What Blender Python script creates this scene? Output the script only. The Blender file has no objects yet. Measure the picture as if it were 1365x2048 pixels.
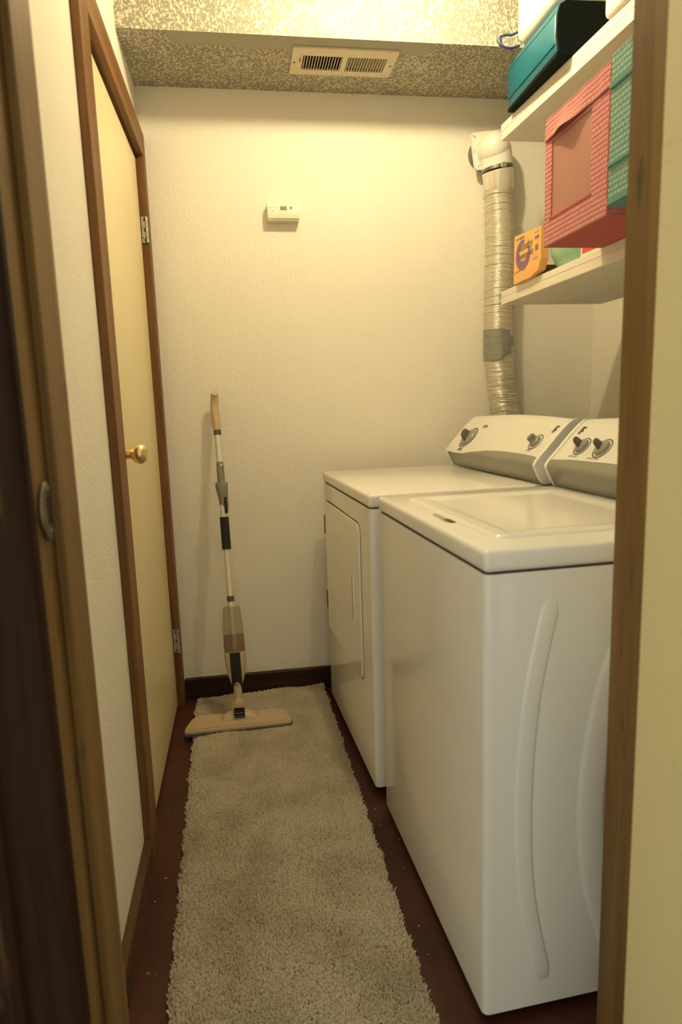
import bpy, bmesh, math, random
import numpy as np
from mathutils import Vector, Matrix

random.seed(7)
rng = np.random.default_rng(7)
scene = bpy.context.scene
COL = scene.collection

# ---------------------------------------------------------------- camera
cam_data = bpy.data.cameras.new('camera')
cam = bpy.data.objects.new('camera', cam_data)
COL.objects.link(cam)
FWD = Vector((0.14505914, 0.97586942, -0.1632076))
RGT = Vector((0.9878324, -0.15219151, -0.032014))
UPV = Vector((0.05608029, 0.15657783, 0.9860722))
m = Matrix.Identity(4)
for i in range(3):
    m[i][0], m[i][1], m[i][2] = RGT[i], UPV[i], -FWD[i]
m[2][3] = 1.1512
cam.matrix_world = m
cam_data.sensor_fit = 'VERTICAL'
cam_data.sensor_height = 36.0
cam_data.sensor_width = 24.0
cam_data.lens = 1308.249 / 2048 * 36
cam_data.clip_start = 0.01
cam_data.dof.use_dof = True
cam_data.dof.focus_distance = 2.35
cam_data.dof.aperture_fstop = 4.5
scene.camera = cam

# ---------------------------------------------------------------- world: dim daylight of the hall behind the camera
world = bpy.data.worlds.new('hall_daylight')
scene.world = world
world.use_nodes = True
bg = world.node_tree.nodes['Background']
bg.inputs['Color'].default_value = (1.0, 0.96, 0.75, 1)
bg.inputs['Strength'].default_value = 0.93

# ---------------------------------------------------------------- colour management
vs = scene.view_settings
vs.view_transform = 'Standard'
vs.look = 'None'
vs.exposure = 0.1
vs.gamma = 1.0
vs.use_curve_mapping = False
LAMP_STRENGTH = 760.0
LAMP_COLOR = (1.0, 0.80, 0.46, 1)

# ---------------------------------------------------------------- helpers
def put(o, label=None, cat=None, group=None, kind=None):
    if label: o['label'] = label
    if cat: o['category'] = cat
    if group: o['group'] = group
    if kind: o['kind'] = kind
    return o

WORLD = {}
def empty(name, loc=(0, 0, 0), rz=0.0, parent=None, ry=0.0):
    o = bpy.data.objects.new(name, None)
    o.empty_display_size = 0.05
    COL.objects.link(o)
    o.location = loc
    o.rotation_euler = (0, ry, rz)
    WORLD[o.name] = Matrix.Translation(loc) @ Matrix.Rotation(rz, 4, 'Z') @ Matrix.Rotation(ry, 4, 'Y')
    return o

def obj(name, bm, mat, parent=None, local=False, smooth=None, **kw):
    """one mesh object; coordinates are world ones unless local=True (already in the parent's frame)"""
    if parent is not None and not local:
        bm.transform(WORLD[parent.name].inverted())
    me = bpy.data.meshes.new(name)
    bmesh.ops.recalc_face_normals(bm, faces=bm.faces[:])
    bm.to_mesh(me); bm.free()
    me.materials.append(mat)
    if smooth:
        for pl in me.polygons: pl.use_smooth = True
        try:
            me.set_sharp_from_angle(angle=math.radians(smooth))
        except Exception:
            pass
    o = bpy.data.objects.new(name, me)
    COL.objects.link(o)
    if parent is not None:
        o.parent = parent
        WORLD[o.name] = WORLD[parent.name]
    else:
        WORLD[o.name] = Matrix.Identity(4)
    return put(o, **kw)

def B(): return bmesh.new()

def box(bm, lo, hi, r=0.0, seg=2, axes='xyz'):
    c = [(a + b) / 2 for a, b in zip(lo, hi)]
    s = [abs(b - a) for a, b in zip(lo, hi)]
    mt = Matrix.Translation(c) @ Matrix.Diagonal((*s, 1))
    res = bmesh.ops.create_cube(bm, size=1.0, matrix=mt)
    if r > 0:
        es = set()
        for v in res['verts']:
            for e in v.link_edges: es.add(e)
        out = []
        for e in es:
            d = e.verts[1].co - e.verts[0].co
            ax = 'xyz'[max(range(3), key=lambda i: abs(d[i]))]
            if ax in axes: out.append(e)
        bmesh.ops.bevel(bm, geom=out, offset=r, segments=seg, affect='EDGES', profile=0.5, clamp_overlap=True)
    return bm

def tube(bm, pts, rad, n=16, caps=True, sx=1.0, sy=1.0, ref=None):
    """rings of radius rad (number or list) along pts; sx, sy squash the ring"""
    pts = [Vector(p) for p in pts]
    if not isinstance(rad, (list, tuple)): rad = [rad] * len(pts)
    rings = []
    prev = Vector(ref) if ref else None
    for i, p in enumerate(pts):
        a = pts[max(0, i - 1)]; b = pts[min(len(pts) - 1, i + 1)]
        k = i
        while (b - a).length < 1e-9 and k < len(pts) - 1:
            k += 1; b = pts[k]
        t = (b - a).normalized()
        if prev is None:
            prev = Vector((0, 0, 1)) if abs(t.z) < 0.9 else Vector((1, 0, 0))
        u = (prev - t * prev.dot(t)).normalized()
        w = t.cross(u)
        prev = u
        rings.append([bm.verts.new(p + u * (rad[i] * sx * math.cos(2 * math.pi * j / n)) + w * (rad[i] * sy * math.sin(2 * math.pi * j / n))) for j in range(n)])
    for a, b in zip(rings, rings[1:]):
        for j in range(n):
            bm.faces.new((a[j], a[(j + 1) % n], b[(j + 1) % n], b[j]))
    if caps:
        bm.faces.new(rings[0][::-1]); bm.faces.new(rings[-1])
    return bm

def lathe(bm, base, axis, prof, n=24):
    """prof: list of (distance along axis, radius)"""
    axis = Vector(axis).normalized(); base = Vector(base)
    ref = Vector((0, 0, 1)) if abs(axis.z) < 0.9 else Vector((1, 0, 0))
    u = (ref - axis * ref.dot(axis)).normalized(); w = axis.cross(u)
    rings = [[bm.verts.new(base + axis * d + (u * math.cos(2 * math.pi * j / n) + w * math.sin(2 * math.pi * j / n)) * max(r, 1e-4)) for j in range(n)] for d, r in prof]
    for a, b in zip(rings, rings[1:]):
        for j in range(n):
            bm.faces.new((a[j], a[(j + 1) % n], b[(j + 1) % n], b[j]))
    bm.faces.new(rings[0][::-1]); bm.faces.new(rings[-1])
    return bm

def extrude_poly(bm, pts, vec):
    """closed planar outline pts extruded by vec"""
    vec = Vector(vec)
    a = [bm.verts.new(Vector(p)) for p in pts]
    b = [bm.verts.new(Vector(p) + vec) for p in pts]
    n = len(pts)
    bm.faces.new(a); bm.faces.new(b[::-1])
    for i in range(n):
        bm.faces.new((a[i], a[(i + 1) % n], b[(i + 1) % n], b[i]))
    return bm

def grid_surface(bm, fn, nu, nv, thick=None):
    """fn(i/nu, j/nv) -> point; open surface, or closed if thick vector function is given"""
    vs_ = [[bm.verts.new(fn(i / nu, j / nv)) for j in range(nv + 1)] for i in range(nu + 1)]
    for i in range(nu):
        for j in range(nv):
            bm.faces.new((vs_[i][j], vs_[i + 1][j], vs_[i + 1][j + 1], vs_[i][j + 1]))
    if thick:
        t = Vector(thick)
        ws = [[bm.verts.new(vs_[i][j].co + t) for j in range(nv + 1)] for i in range(nu + 1)]
        for i in range(nu):
            for j in range(nv):
                bm.faces.new((ws[i][j], ws[i][j + 1], ws[i + 1][j + 1], ws[i + 1][j]))
        for i in range(nu):
            bm.faces.new((vs_[i][0], ws[i][0], ws[i + 1][0], vs_[i + 1][0]))
            bm.faces.new((vs_[i][nv], vs_[i + 1][nv], ws[i + 1][nv], ws[i][nv]))
        for j in range(nv):
            bm.faces.new((vs_[0][j], vs_[0][j + 1], ws[0][j + 1], ws[0][j]))
            bm.faces.new((vs_[nu][j], ws[nu][j], ws[nu][j + 1], vs_[nu][j + 1]))
    return bm

def rrect(x0, x1, y0, y1, r, n=6):
    out = []
    for cx, cy, a0 in ((x1 - r, y1 - r, 0), (x0 + r, y1 - r, 90), (x0 + r, y0 + r, 180), (x1 - r, y0 + r, 270)):
        for k in range(n + 1):
            a = math.radians(a0 + 90 * k / n)
            out.append((cx + r * math.cos(a), cy + r * math.sin(a)))
    return out

def text_bm(body, size, frame, extrude=0.0003, shear=0.0, align='CENTER'):
    cu = bpy.data.curves.new('lettering', 'FONT')
    cu.body = body; cu.size = size; cu.extrude = extrude; cu.shear = shear
    cu.align_x = align; cu.align_y = 'CENTER'; cu.resolution_u = 3
    tmp = bpy.data.objects.new('lettering', cu)
    COL.objects.link(tmp)
    dg = bpy.context.evaluated_depsgraph_get()
    me = bpy.data.meshes.new_from_object(tmp.evaluated_get(dg))
    bm = bmesh.new(); bm.from_mesh(me)
    bpy.data.objects.remove(tmp); bpy.data.curves.remove(cu); bpy.data.meshes.remove(me)
    bm.transform(frame)
    return bm

def frame(o, x, y, z):
    mt = Matrix.Identity(4)
    for i in range(3):
        mt[i][0], mt[i][1], mt[i][2], mt[i][3] = x[i], y[i], z[i], o[i]
    return mt

# ---------------------------------------------------------------- materials
def mat(name, color, rough=0.5, metal=0.0, spec=0.5, alpha=1.0, transmission=0.0, coat=0.0):
    mm = bpy.data.materials.new(name); mm.use_nodes = True
    b = mm.node_tree.nodes['Principled BSDF']
    b.inputs['Base Color'].default_value = (*color, 1)
    b.inputs['Roughness'].default_value = rough
    b.inputs['Metallic'].default_value = metal
    b.inputs['Specular IOR Level'].default_value = spec
    b.inputs['Alpha'].default_value = alpha
    b.inputs['Transmission Weight'].default_value = transmission
    b.inputs['Coat Weight'].default_value = coat
    return mm

def nd(mm, typ, **props):
    n = mm.node_tree.nodes.new(typ)
    for k, v in props.items(): setattr(n, k, v)
    return n

def lk(mm, a, b): mm.node_tree.links.new(a, b)
def bsdf(mm): return mm.node_tree.nodes['Principled BSDF']

def coords(mm, scale=(1, 1, 1)):
    tc = nd(mm, 'ShaderNodeTexCoord'); mp = nd(mm, 'ShaderNodeMapping')
    mp.inputs['Scale'].default_value = scale
    lk(mm, tc.outputs['Object'], mp.inputs['Vector'])
    return mp.outputs['Vector']

def noise(mm, vec, scale, detail=4, rough=0.55, dist=0.0):
    n = nd(mm, 'ShaderNodeTexNoise')
    n.inputs['Scale'].default_value = scale; n.inputs['Detail'].default_value = detail
    n.inputs['Roughness'].default_value = rough; n.inputs['Distortion'].default_value = dist
    lk(mm, vec, n.inputs['Vector'])
    return n.outputs['Fac']

def ramp(mm, fac, stops):
    r = nd(mm, 'ShaderNodeValToRGB')
    el = r.color_ramp.elements
    while len(el) < len(stops): el.new(0.5)
    for e, (p, c) in zip(el, stops):
        e.position = p; e.color = (*c, 1) if len(c) == 3 else c
    lk(mm, fac, r.inputs['Fac'])
    return r.outputs['Color']

def mix(mm, fac, a, b, blend='MIX'):
    x = nd(mm, 'ShaderNodeMix', data_type='RGBA', blend_type=blend)
    for inp, val in ((x.inputs[0], fac), (x.inputs[6], a), (x.inputs[7], b)):
        if hasattr(val, 'links') or hasattr(val, 'is_output'): lk(mm, val, inp)
        elif isinstance(val, (int, float)): inp.default_value = val
        else: inp.default_value = (*val, 1)
    return x.outputs[2]

def math_(mm, op, a, b=None, c=None):
    x = nd(mm, 'ShaderNodeMath', operation=op)
    for i, val in enumerate((a, b, c)):
        if val is None: continue
        if isinstance(val, (int, float)): x.inputs[i].default_value = val
        else: lk(mm, val, x.inputs[i])
    return x.outputs[0]

def bump(mm, height, strength=0.3, distance=0.003):
    b = nd(mm, 'ShaderNodeBump')
    b.inputs['Strength'].default_value = strength; b.inputs['Distance'].default_value = distance
    lk(mm, height, b.inputs['Height']); lk(mm, b.outputs['Normal'], bsdf(mm).inputs['Normal'])

def wall_paint(name, col):
    mm = mat(name, col, rough=0.55, spec=0.25)
    v = coords(mm)
    n1 = noise(mm, v, 130, 3, 0.5, 0.4); n2 = noise(mm, v, 2.2, 3)
    bump(mm, n1, 0.6, 0.0035)
    c = ramp(mm, n2, [(0.3, tuple(k * 0.95 for k in col)), (0.7, col)])
    lk(mm, c, bsdf(mm).inputs['Base Color'])
    return mm

def wood(name, dark, light, axis='z', rough=0.45, fine=60, worn=None):
    mm = mat(name, light, rough=rough, spec=0.25)
    s = {'z': (1, 1, 0.05), 'y': (1, 0.05, 1), 'x': (0.05, 1, 1)}[axis]
    v = coords(mm, s)
    n1 = noise(mm, v, fine, 5, 0.6, 0.8); n2 = noise(mm, v, fine * 0.22, 3, 0.5, 1.5)
    f = math_(mm, 'MULTIPLY_ADD', n1, 0.55, math_(mm, 'MULTIPLY', n2, 0.45))
    c = ramp(mm, f, [(0.32, dark), (0.66, light)])
    if worn:
        v2 = coords(mm, {'z': (1, 1, 0.25), 'y': (1, 0.25, 1), 'x': (0.25, 1, 1)}[axis])
        w = noise(mm, v2, 26, 3, 0.6)
        c = mix(mm, ramp(mm, w, [(0.64, (0, 0, 0)), (0.70, (0.7, 0.7, 0.7))]), c, worn)
    lk(mm, c, bsdf(mm).inputs['Base Color'])
    bump(mm, f, 0.25, 0.001)
    return mm

M = {}
M['wall'] = wall_paint('painted_wall', (0.83, 0.80, 0.715))
M['ceiling'] = wall_paint('painted_ceiling', (0.80, 0.77, 0.69))
M['wood'] = wood('stained_casing', (0.10, 0.043, 0.013), (0.23, 0.112, 0.037), rough=0.5)
M['wood_y'] = wood('stained_head_casing', (0.10, 0.043, 0.013), (0.23, 0.112, 0.037), axis='y', rough=0.5)
M['wood_dark_x'] = wood('shaded_dark_baseboard', (0.010, 0.004, 0.002), (0.050, 0.022, 0.009), axis='x', rough=0.5, fine=40)  # dark stain, with the shade at the end wall painted into its colour
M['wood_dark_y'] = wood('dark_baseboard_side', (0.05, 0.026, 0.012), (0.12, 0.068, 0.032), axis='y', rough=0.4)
M['jamb'] = wood('worn_jamb', (0.11, 0.058, 0.016), (0.24, 0.14, 0.045), rough=0.5, fine=45, worn=(0.05, 0.035, 0.02))
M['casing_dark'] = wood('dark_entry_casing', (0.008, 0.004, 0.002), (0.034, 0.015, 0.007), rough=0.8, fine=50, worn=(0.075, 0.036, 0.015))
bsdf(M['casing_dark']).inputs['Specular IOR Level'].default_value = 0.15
M['door'] = mat('cream_door_paint', (0.79, 0.69, 0.43), rough=0.33, spec=0.4)
v = coords(M['door']); bump(M['door'], noise(M['door'], v, 40, 2), 0.04, 0.002)
lk(M['door'], ramp(M['door'], noise(M['door'], v, 3.0, 4), [(0.3, (0.75, 0.65, 0.39)), (0.6, (0.80, 0.70, 0.44))]), bsdf(M['door']).inputs['Base Color'])
M['door_hall'] = mat('cream_open_door_paint', (0.72, 0.63, 0.34), rough=0.45, spec=0.35)
v = coords(M['door_hall'])
sc_ = ramp(M['door_hall'], noise(M['door_hall'], coords(M['door_hall'], (1, 1, 3)), 7, 6, 0.7, 2.0), [(0.60, (0, 0, 0)), (0.70, (1, 1, 1))])
lk(M['door_hall'], mix(M['door_hall'], math_(M['door_hall'], 'MULTIPLY', sc_, 0.3), (0.72, 0.63, 0.34), (0.50, 0.38, 0.18)), bsdf(M['door_hall']).inputs['Base Color'])
M['black'] = mat('matt_black', (0.006, 0.006, 0.006), 0.6)
M['enamel'] = mat('white_enamel', (0.85, 0.845, 0.81), rough=0.14, spec=0.5)
M['enamel_panel'] = mat('white_panel_plastic', (0.80, 0.785, 0.73), rough=0.32)
M['grey_panel'] = mat('grey_fascia_plastic', (0.235, 0.235, 0.195), rough=0.3)
M['seam'] = mat('gap_shade_dark', (0.05, 0.045, 0.035), 0.7)  # dark tone painted in for shade inside seams, door gap and lid notch
M['knob_grey'] = mat('grey_knob', (0.13, 0.125, 0.10), rough=0.35)
M['knob_light'] = mat('light_grey_knob_skirt', (0.30, 0.295, 0.25), rough=0.3)
M['dial_blue'] = mat('blue_dial_print', (0.07, 0.10, 0.17), 0.5)
M['print_dark'] = mat('dark_print', (0.05, 0.055, 0.07), 0.5)
M['print_grey'] = mat('grey_print', (0.33, 0.32, 0.28), 0.5)
M['steel'] = mat('dull_steel', (0.48, 0.47, 0.42), rough=0.38, metal=0.75)
M['steel_old'] = mat('aged_strike_metal', (0.17, 0.15, 0.10), rough=0.42, metal=0.8)
M['brass'] = mat('brass', (0.83, 0.65, 0.32), rough=0.3, metal=1.0)
M['register'] = mat('almond_register_metal', (0.72, 0.64, 0.48), rough=0.4)
M['dark_duct'] = mat('dark_duct_inside', (0.05, 0.04, 0.025), 0.7)
M['thermo'] = mat('ivory_plastic', (0.80, 0.75, 0.62), rough=0.35)
M['lcd'] = mat('lcd_screen', (0.22, 0.26, 0.22), rough=0.2)
M['white_plastic'] = mat('white_plastic', (0.80, 0.77, 0.70), rough=0.3)
M['foil'] = mat('foil_hose', (0.60, 0.555, 0.45), rough=0.33, metal=0.35)
M['foil_wire'] = mat('hose_wire', (0.80, 0.76, 0.66), rough=0.3, metal=0.4)
M['clamp'] = mat('steel_clamp', (0.20, 0.20, 0.18), rough=0.35, metal=0.8)
M['sleeve'] = mat('clear_collar', (0.72, 0.68, 0.60), rough=0.12, metal=0.35)
M['tape'] = mat('duct_tape', (0.27, 0.27, 0.24), rough=0.42, metal=0.25)
bump(M['tape'], noise(M['tape'], coords(M['tape'], (1, 1, 3)), 30, 3), 0.35, 0.003)
mm = M['foil']
sp_n = nd(mm, 'ShaderNodeSeparateXYZ'); tc_n = nd(mm, 'ShaderNodeTexCoord'); lk(mm, tc_n.outputs['Object'], sp_n.inputs[0])
wv_n = math_(mm, 'SINE', math_(mm, 'MULTIPLY_ADD', sp_n.outputs[2], 1150.0, math_(mm, 'MULTIPLY', noise(mm, coords(mm), 14, 3), 14.0)))
bump(mm, wv_n, 0.5, 0.0012)
M['shelf'] = wood('white_shelf_board', (0.70, 0.66, 0.56), (0.82, 0.78, 0.68), axis='y', rough=0.5, fine=35)

def waffle(name, a, b):
    mm = mat(name, a, rough=0.9, spec=0.1)
    tc = nd(mm, 'ShaderNodeTexCoord'); sp = nd(mm, 'ShaderNodeSeparateXYZ')
    lk(mm, tc.outputs['Object'], sp.inputs[0])
    kz = 2 * math.pi / 0.0105
    ky = 2 * math.pi / 0.0130
    row = math_(mm, 'FLOOR', math_(mm, 'MULTIPLY', sp.outputs[2], 1 / 0.0105))
    sz = math_(mm, 'ABSOLUTE', math_(mm, 'SINE', math_(mm, 'MULTIPLY', sp.outputs[2], kz / 2)))
    h = math_(mm, 'MULTIPLY_ADD', row, 0.0042, math_(mm, 'ADD', sp.outputs[0], sp.outputs[1]))
    sy = math_(mm, 'MULTIPLY_ADD', math_(mm, 'SINE', math_(mm, 'MULTIPLY', h, ky)), 0.30, 0.70)
    hh = math_(mm, 'MULTIPLY', math_(mm, 'POWER', sz, 0.6), sy)
    lk(mm, ramp(mm, hh, [(0.1, b), (0.7, a)]), bsdf(mm).inputs['Base Color'])
    bump(mm, hh, 0.6, 0.0035)
    return mm
M['pink'] = waffle('pink_waffle_fabric', (0.60, 0.27, 0.265), (0.46, 0.17, 0.175))
M['aqua'] = waffle('aqua_waffle_fabric', (0.27, 0.42, 0.35), (0.15, 0.30, 0.265))
M['pink_plain'] = mat('plain_pink_fabric', (0.48, 0.135, 0.125), 0.9, spec=0.1)
M['aqua_plain'] = mat('plain_aqua_fabric', (0.13, 0.30, 0.28), 0.9, spec=0.1)
mm = mat('pink_window_mesh', (0.58, 0.32, 0.26), 0.7, spec=0.2, alpha=0.6)
M['pink_mesh'] = mm
M['teal_bag'] = mat('teal_nylon', (0.004, 0.11, 0.16), rough=0.42)
bump(M['teal_bag'], noise(M['teal_bag'], coords(M['teal_bag']), 9, 2), 0.25, 0.01)
M['black_nylon'] = mat('black_nylon', (0.005, 0.008, 0.008), 0.85, spec=0.1)
M['blue_plastic'] = mat('navy_plastic', (0.02, 0.035, 0.11), 0.35)
M['orange_card'] = mat('orange_card', (0.80, 0.43, 0.14), 0.55)
M['brown_card'] = mat('brown_card', (0.36, 0.21, 0.08), 0.8)
M['purple_ink'] = mat('purple_ink', (0.22, 0.11, 0.20), 0.55)
M['blue_ink'] = mat('blue_ink', (0.16, 0.15, 0.20), 0.55)
M['mint'] = mat('mint_plastic', (0.36, 0.62, 0.47), 0.35)
M['red_ink'] = mat('red_print', (0.65, 0.06, 0.035), 0.5)
M['white_card'] = mat('white_card', (0.78, 0.72, 0.62), 0.6)
M['mop_beige'] = mat('beige_mop_plastic', (0.52, 0.40, 0.26), 0.4)
M['mop_white'] = mat('white_mop_pole', (0.70, 0.67, 0.57), 0.3, metal=0.2)
M['mop_grey'] = mat('grey_mop_plastic', (0.19, 0.18, 0.14), 0.45)
M['mop_collar'] = mat('dark_grey_collar', (0.085, 0.075, 0.06), 0.5)
M['mop_black'] = mat('black_foam', (0.008, 0.008, 0.008), 0.75)
M['bottle'] = mat('smoky_clear_bottle', (0.30, 0.265, 0.15), 0.15, alpha=0.42)
M['liquid'] = mat('pinkish_cleaner', (0.22, 0.10, 0.065), 0.2, alpha=0.6)
M['pad'] = mat('grey_mop_pad', (0.10, 0.105, 0.10), 0.95, spec=0.1)

# floor: dark red painted concrete with dust
mm = mat('red_painted_concrete', (0.09, 0.022, 0.014), 0.42, spec=0.4); M['floor'] = mm
v = coords(mm)
c1 = ramp(mm, noise(mm, v, 5, 5, 0.6), [(0.3, (0.036, 0.010, 0.0065)), (0.7, (0.072, 0.019, 0.012))])
c2 = mix(mm, ramp(mm, noise(mm, v, 170, 2, 0.5), [(0.70, (0, 0, 0)), (0.76, (0.5, 0.5, 0.5))]), c1, (0.14, 0.075, 0.05))
lk(mm, c2, bsdf(mm).inputs['Base Color'])
bump(mm, noise(mm, v, 60, 4), 0.15, 0.002)

# rug pile
mm = mat('cream_rug_yarn', (0.5, 0.44, 0.32), 0.95, spec=0.05); M['rug'] = mm
v = coords(mm)
base = ramp(mm, noise(mm, v, 6, 4, 0.6), [(0.3, (0.44, 0.385, 0.275)), (0.55, (0.60, 0.54, 0.415)), (0.75, (0.64, 0.58, 0.45))])
speck = ramp(mm, noise(mm, v, 190, 2, 0.6), [(0.30, (0.55, 0.5, 0.45)), (0.5, (1, 1, 1))])
dirt = ramp(mm, noise(mm, v, 75, 2, 0.5), [(0.21, (0.22, 0.18, 0.14)), (0.29, (1, 1, 1))])
lk(mm, mix(mm, 1.0, mix(mm, 1.0, base, speck, 'MULTIPLY'), dirt, 'MULTIPLY'), bsdf(mm).inputs['Base Color'])

# soffit: cream knock-down splatter over grey compound, with a smooth taped strip
mm = mat('splatter_plaster', (0.6, 0.55, 0.4), 0.7, spec=0.2); M['splatter'] = mm
tc = nd(mm, 'ShaderNodeTexCoord')
v = coords(mm, (1, 1, 1)); v2 = coords(mm, (1.0, 0.7, 0.7))
n1 = noise(mm, v2, 150, 3, 0.6, 0.5); n2 = noise(mm, v, 7, 3)
f = math_(mm, 'MULTIPLY_ADD', n2, 0.16, n1)
fl = ramp(mm, f, [(0.545, (0, 0, 0)), (0.64, (1, 1, 1))])
sp = nd(mm, 'ShaderNodeSeparateXYZ'); lk(mm, tc.outputs['Object'], sp.inputs[0])
yy = math_(mm, 'ADD', sp.outputs[1], math_(mm, 'MULTIPLY', noise(mm, v, 9, 3), 0.05))
strip = math_(mm, 'MULTIPLY', math_(mm, 'LESS_THAN', sp.outputs[2], 2.2605), math_(mm, 'LESS_THAN', yy, 2.296))
xx = math_(mm, 'ADD', sp.outputs[0], math_(mm, 'MULTIPLY', noise(mm, v, 12, 3), 0.1))
strip = math_(mm, 'MULTIPLY', strip, math_(mm, 'MULTIPLY', math_(mm, 'GREATER_THAN', xx, -0.10), math_(mm, 'LESS_THAN', xx, 0.72)))
fl2 = math_(mm, 'MULTIPLY', fl, math_(mm, 'SUBTRACT', 1.0, math_(mm, 'MULTIPLY', strip, 0.88)))
lk(mm, mix(mm, fl2, mix(mm, strip, (0.28, 0.28, 0.23), (0.40, 0.39, 0.32)), (0.68, 0.62, 0.47)), bsdf(mm).inputs['Base Color'])
bump(mm, fl2, 0.6, 0.004)

# ---------------------------------------------------------------- dimensions from the photograph
XL, XR, YB = -0.297, 1.436, 2.55
YF0, YF1 = 0.70, 0.866          # wall with the entry doorway
ZC, ZS, YS = 2.475, 2.26, 2.194  # ceiling, underside and front of the dropped soffit
JL, JR, JH = -0.212, 0.522, 2.06
T = 0.12

# ---------------------------------------------------------------- setting
obj('floor', box(B(), (-1.3, -0.9, -0.05), (1.8, YB + T, 0)), M['floor'], kind='structure', label='dark red painted concrete floor')

bm = B()   # ceiling with the lamp, then the soffit as its part
box(bm, (XL - T, YF0, ZC), (XR + T, YB + T, ZC + 0.05))
ceil = obj('ceiling', bm, M['ceiling'], kind='structure', label='white ceiling above the laundry room')
VX0, VX1, VY0, VY1 = 0.262, 0.545, 2.283, 2.385   # duct hole of the register
bm = B()
for lo, hi in (((XL, YS, ZS), (VX0, YB, ZC)), ((VX1, YS, ZS), (XR, YB, ZC)), ((VX0, YS, ZS), (VX1, VY0, ZC)), ((VX0, VY1, ZS), (VX1, YB, ZC))):
    box(bm, lo, hi)
obj('soffit', bm, M['splatter'], ceil, label='dropped plaster soffit with cream splatter over grey')

bm = B()
box(bm, (XL, YB, 0), (XR, YB + T, ZC))
obj('wall_back', bm, M['wall'], kind='structure', label='off-white orange-peel wall at the end of the room')
bm = B()
CY0, CY1, CZ = 1.632, 2.500, 2.052    # rough opening of the closet
box(bm, (XL - T, YF1, 0), (XL, CY0, ZC))
box(bm, (XL - T, CY1, 0), (XL, YB + T, ZC))
box(bm, (XL - T, CY0, CZ), (XL, CY1, ZC))
box(bm, (XL - T - 0.02, CY0 - 0.05, 0), (XL - T, CY1 + 0.05, CZ + 0.05))
obj('wall_left', bm, M['wall'], kind='structure', label='off-white wall that holds the closet door')
obj('wall_right', box(B(), (XR, YF1, 0), (XR + T, YB + T, ZC)), M['wall'], kind='structure', label='off-white wall behind washer and shelves')
bm = B()
box(bm, (-1.3, YF0, 0), (JL - 0.02, YF1, ZC + 0.05))
box(bm, (JR + 0.02, YF0, 0), (1.8, YF1, ZC + 0.05))
box(bm, (JL - 0.02, YF0, JH + 0.02), (JR + 0.02, YF1, ZC + 0.05))
obj('wall_front', bm, M['wall'], kind='structure', label='wall with the entry doorway')

bm = box(B(), (XL + 0.022, YB - 0.018, 0), (XR, YB, 0.087), 0.003, 1)
obj('baseboard_back', bm, M['wood_dark_x'], kind='structure', label='dark stained baseboard along the end wall, blackened further for shade')
bm = box(B(), (XL, YF1, 0), (XL + 0.020, 1.552, 0.086), 0.003, 1)
obj('baseboard_left', bm, M['wood_dark_y'], kind='structure', label='brown baseboard beside the closet door')

# closet door frame
trim = empty('trim_1', (XL, 2.05, 0)); put(trim, kind='structure', label='brown wooden frame around the closet door')
XC = -0.277
obj('side_casing', box(B(), (XL, 1.552, 0), (XC, 1.642, 2.099), 0.002, 1), M['wood'], trim)
obj('side_casing', box(B(), (XL, 2.489, 0), (XC, 2.545, 2.099), 0.002, 1), M['wood'], trim)
obj('head_casing', box(B(), (XL, 1.642, 2.012), (XC, 2.489, 2.099), 0.002, 1), M['wood_y'], trim)
obj('jamb', box(B(), (XL - 0.11, CY0, 0), (XC - 0.001, 1.648, CZ)), M['wood'], trim)
obj('jamb', box(B(), (XL - 0.11, 2.482, 0), (XC - 0.001, CY1, CZ)), M['wood'], trim)
obj('jamb', box(B(), (XL - 0.11, 1.648, 2.014), (XC - 0.001, 2.482, CZ)), M['wood_y'], trim)

# closet door
door = empty('door_1', (-0.30, 2.06, 0)); put(door, kind='structure', label='closed cream closet door with brass knob')
obj('door_slab', box(B(), (-0.337, 1.652, 0.012), (-0.302, 2.468, 1.999), 0.002, 1), M['door'], door)
bm = B()
kp = Vector((-0.302, 1.706, 1.044))
lathe(bm, kp, (1, 0, 0), [(0, 0.031), (0.004, 0.031), (0.007, 0.024), (0.010, 0.013), (0.026, 0.0115), (0.030, 0.016), (0.036, 0.0225), (0.044, 0.0262), (0.052, 0.0262), (0.060, 0.0225), (0.065, 0.017), (0.066, 0.010), (0.063, 0.002)], 32)
obj('knob', bm, M['brass'], door, smooth=40, label='round brass knob')
for z0, z1 in ((1.727, 1.813), (0.223, 0.316)):
    bm = box(B(), (-0.3005, 2.4795, z0), (-0.2815, 2.4818, z1))
    hg = obj('hinge', bm, M['steel'], door, label='dull steel butt hinge')
    n = 5
    for k in range(n):
        a = z0 + (z1 - z0) * k / n; b = z0 + (z1 - z0) * (k + 1) / n - 0.001
        off = 0.0 if k % 2 else -0.0025
        bm = tube(B(), [(-0.2825, 2.477 + off * 0, a), (-0.2825, 2.477 + off * 0, b)], 0.0052 if k % 2 == 0 else 0.0047, 12)
        if k % 2:
            box(bm, (-0.3005, 2.4765, a), (-0.2835, 2.4790, b))
        obj('knuckle', bm, M['steel'], hg, smooth=40)
        if k % 2 == 0:
            obj('slot', box(B(), (-0.2915, 2.4785, a + 0.003), (-0.2880, 2.4796, b - 0.003)), M['black'], hg)

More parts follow.
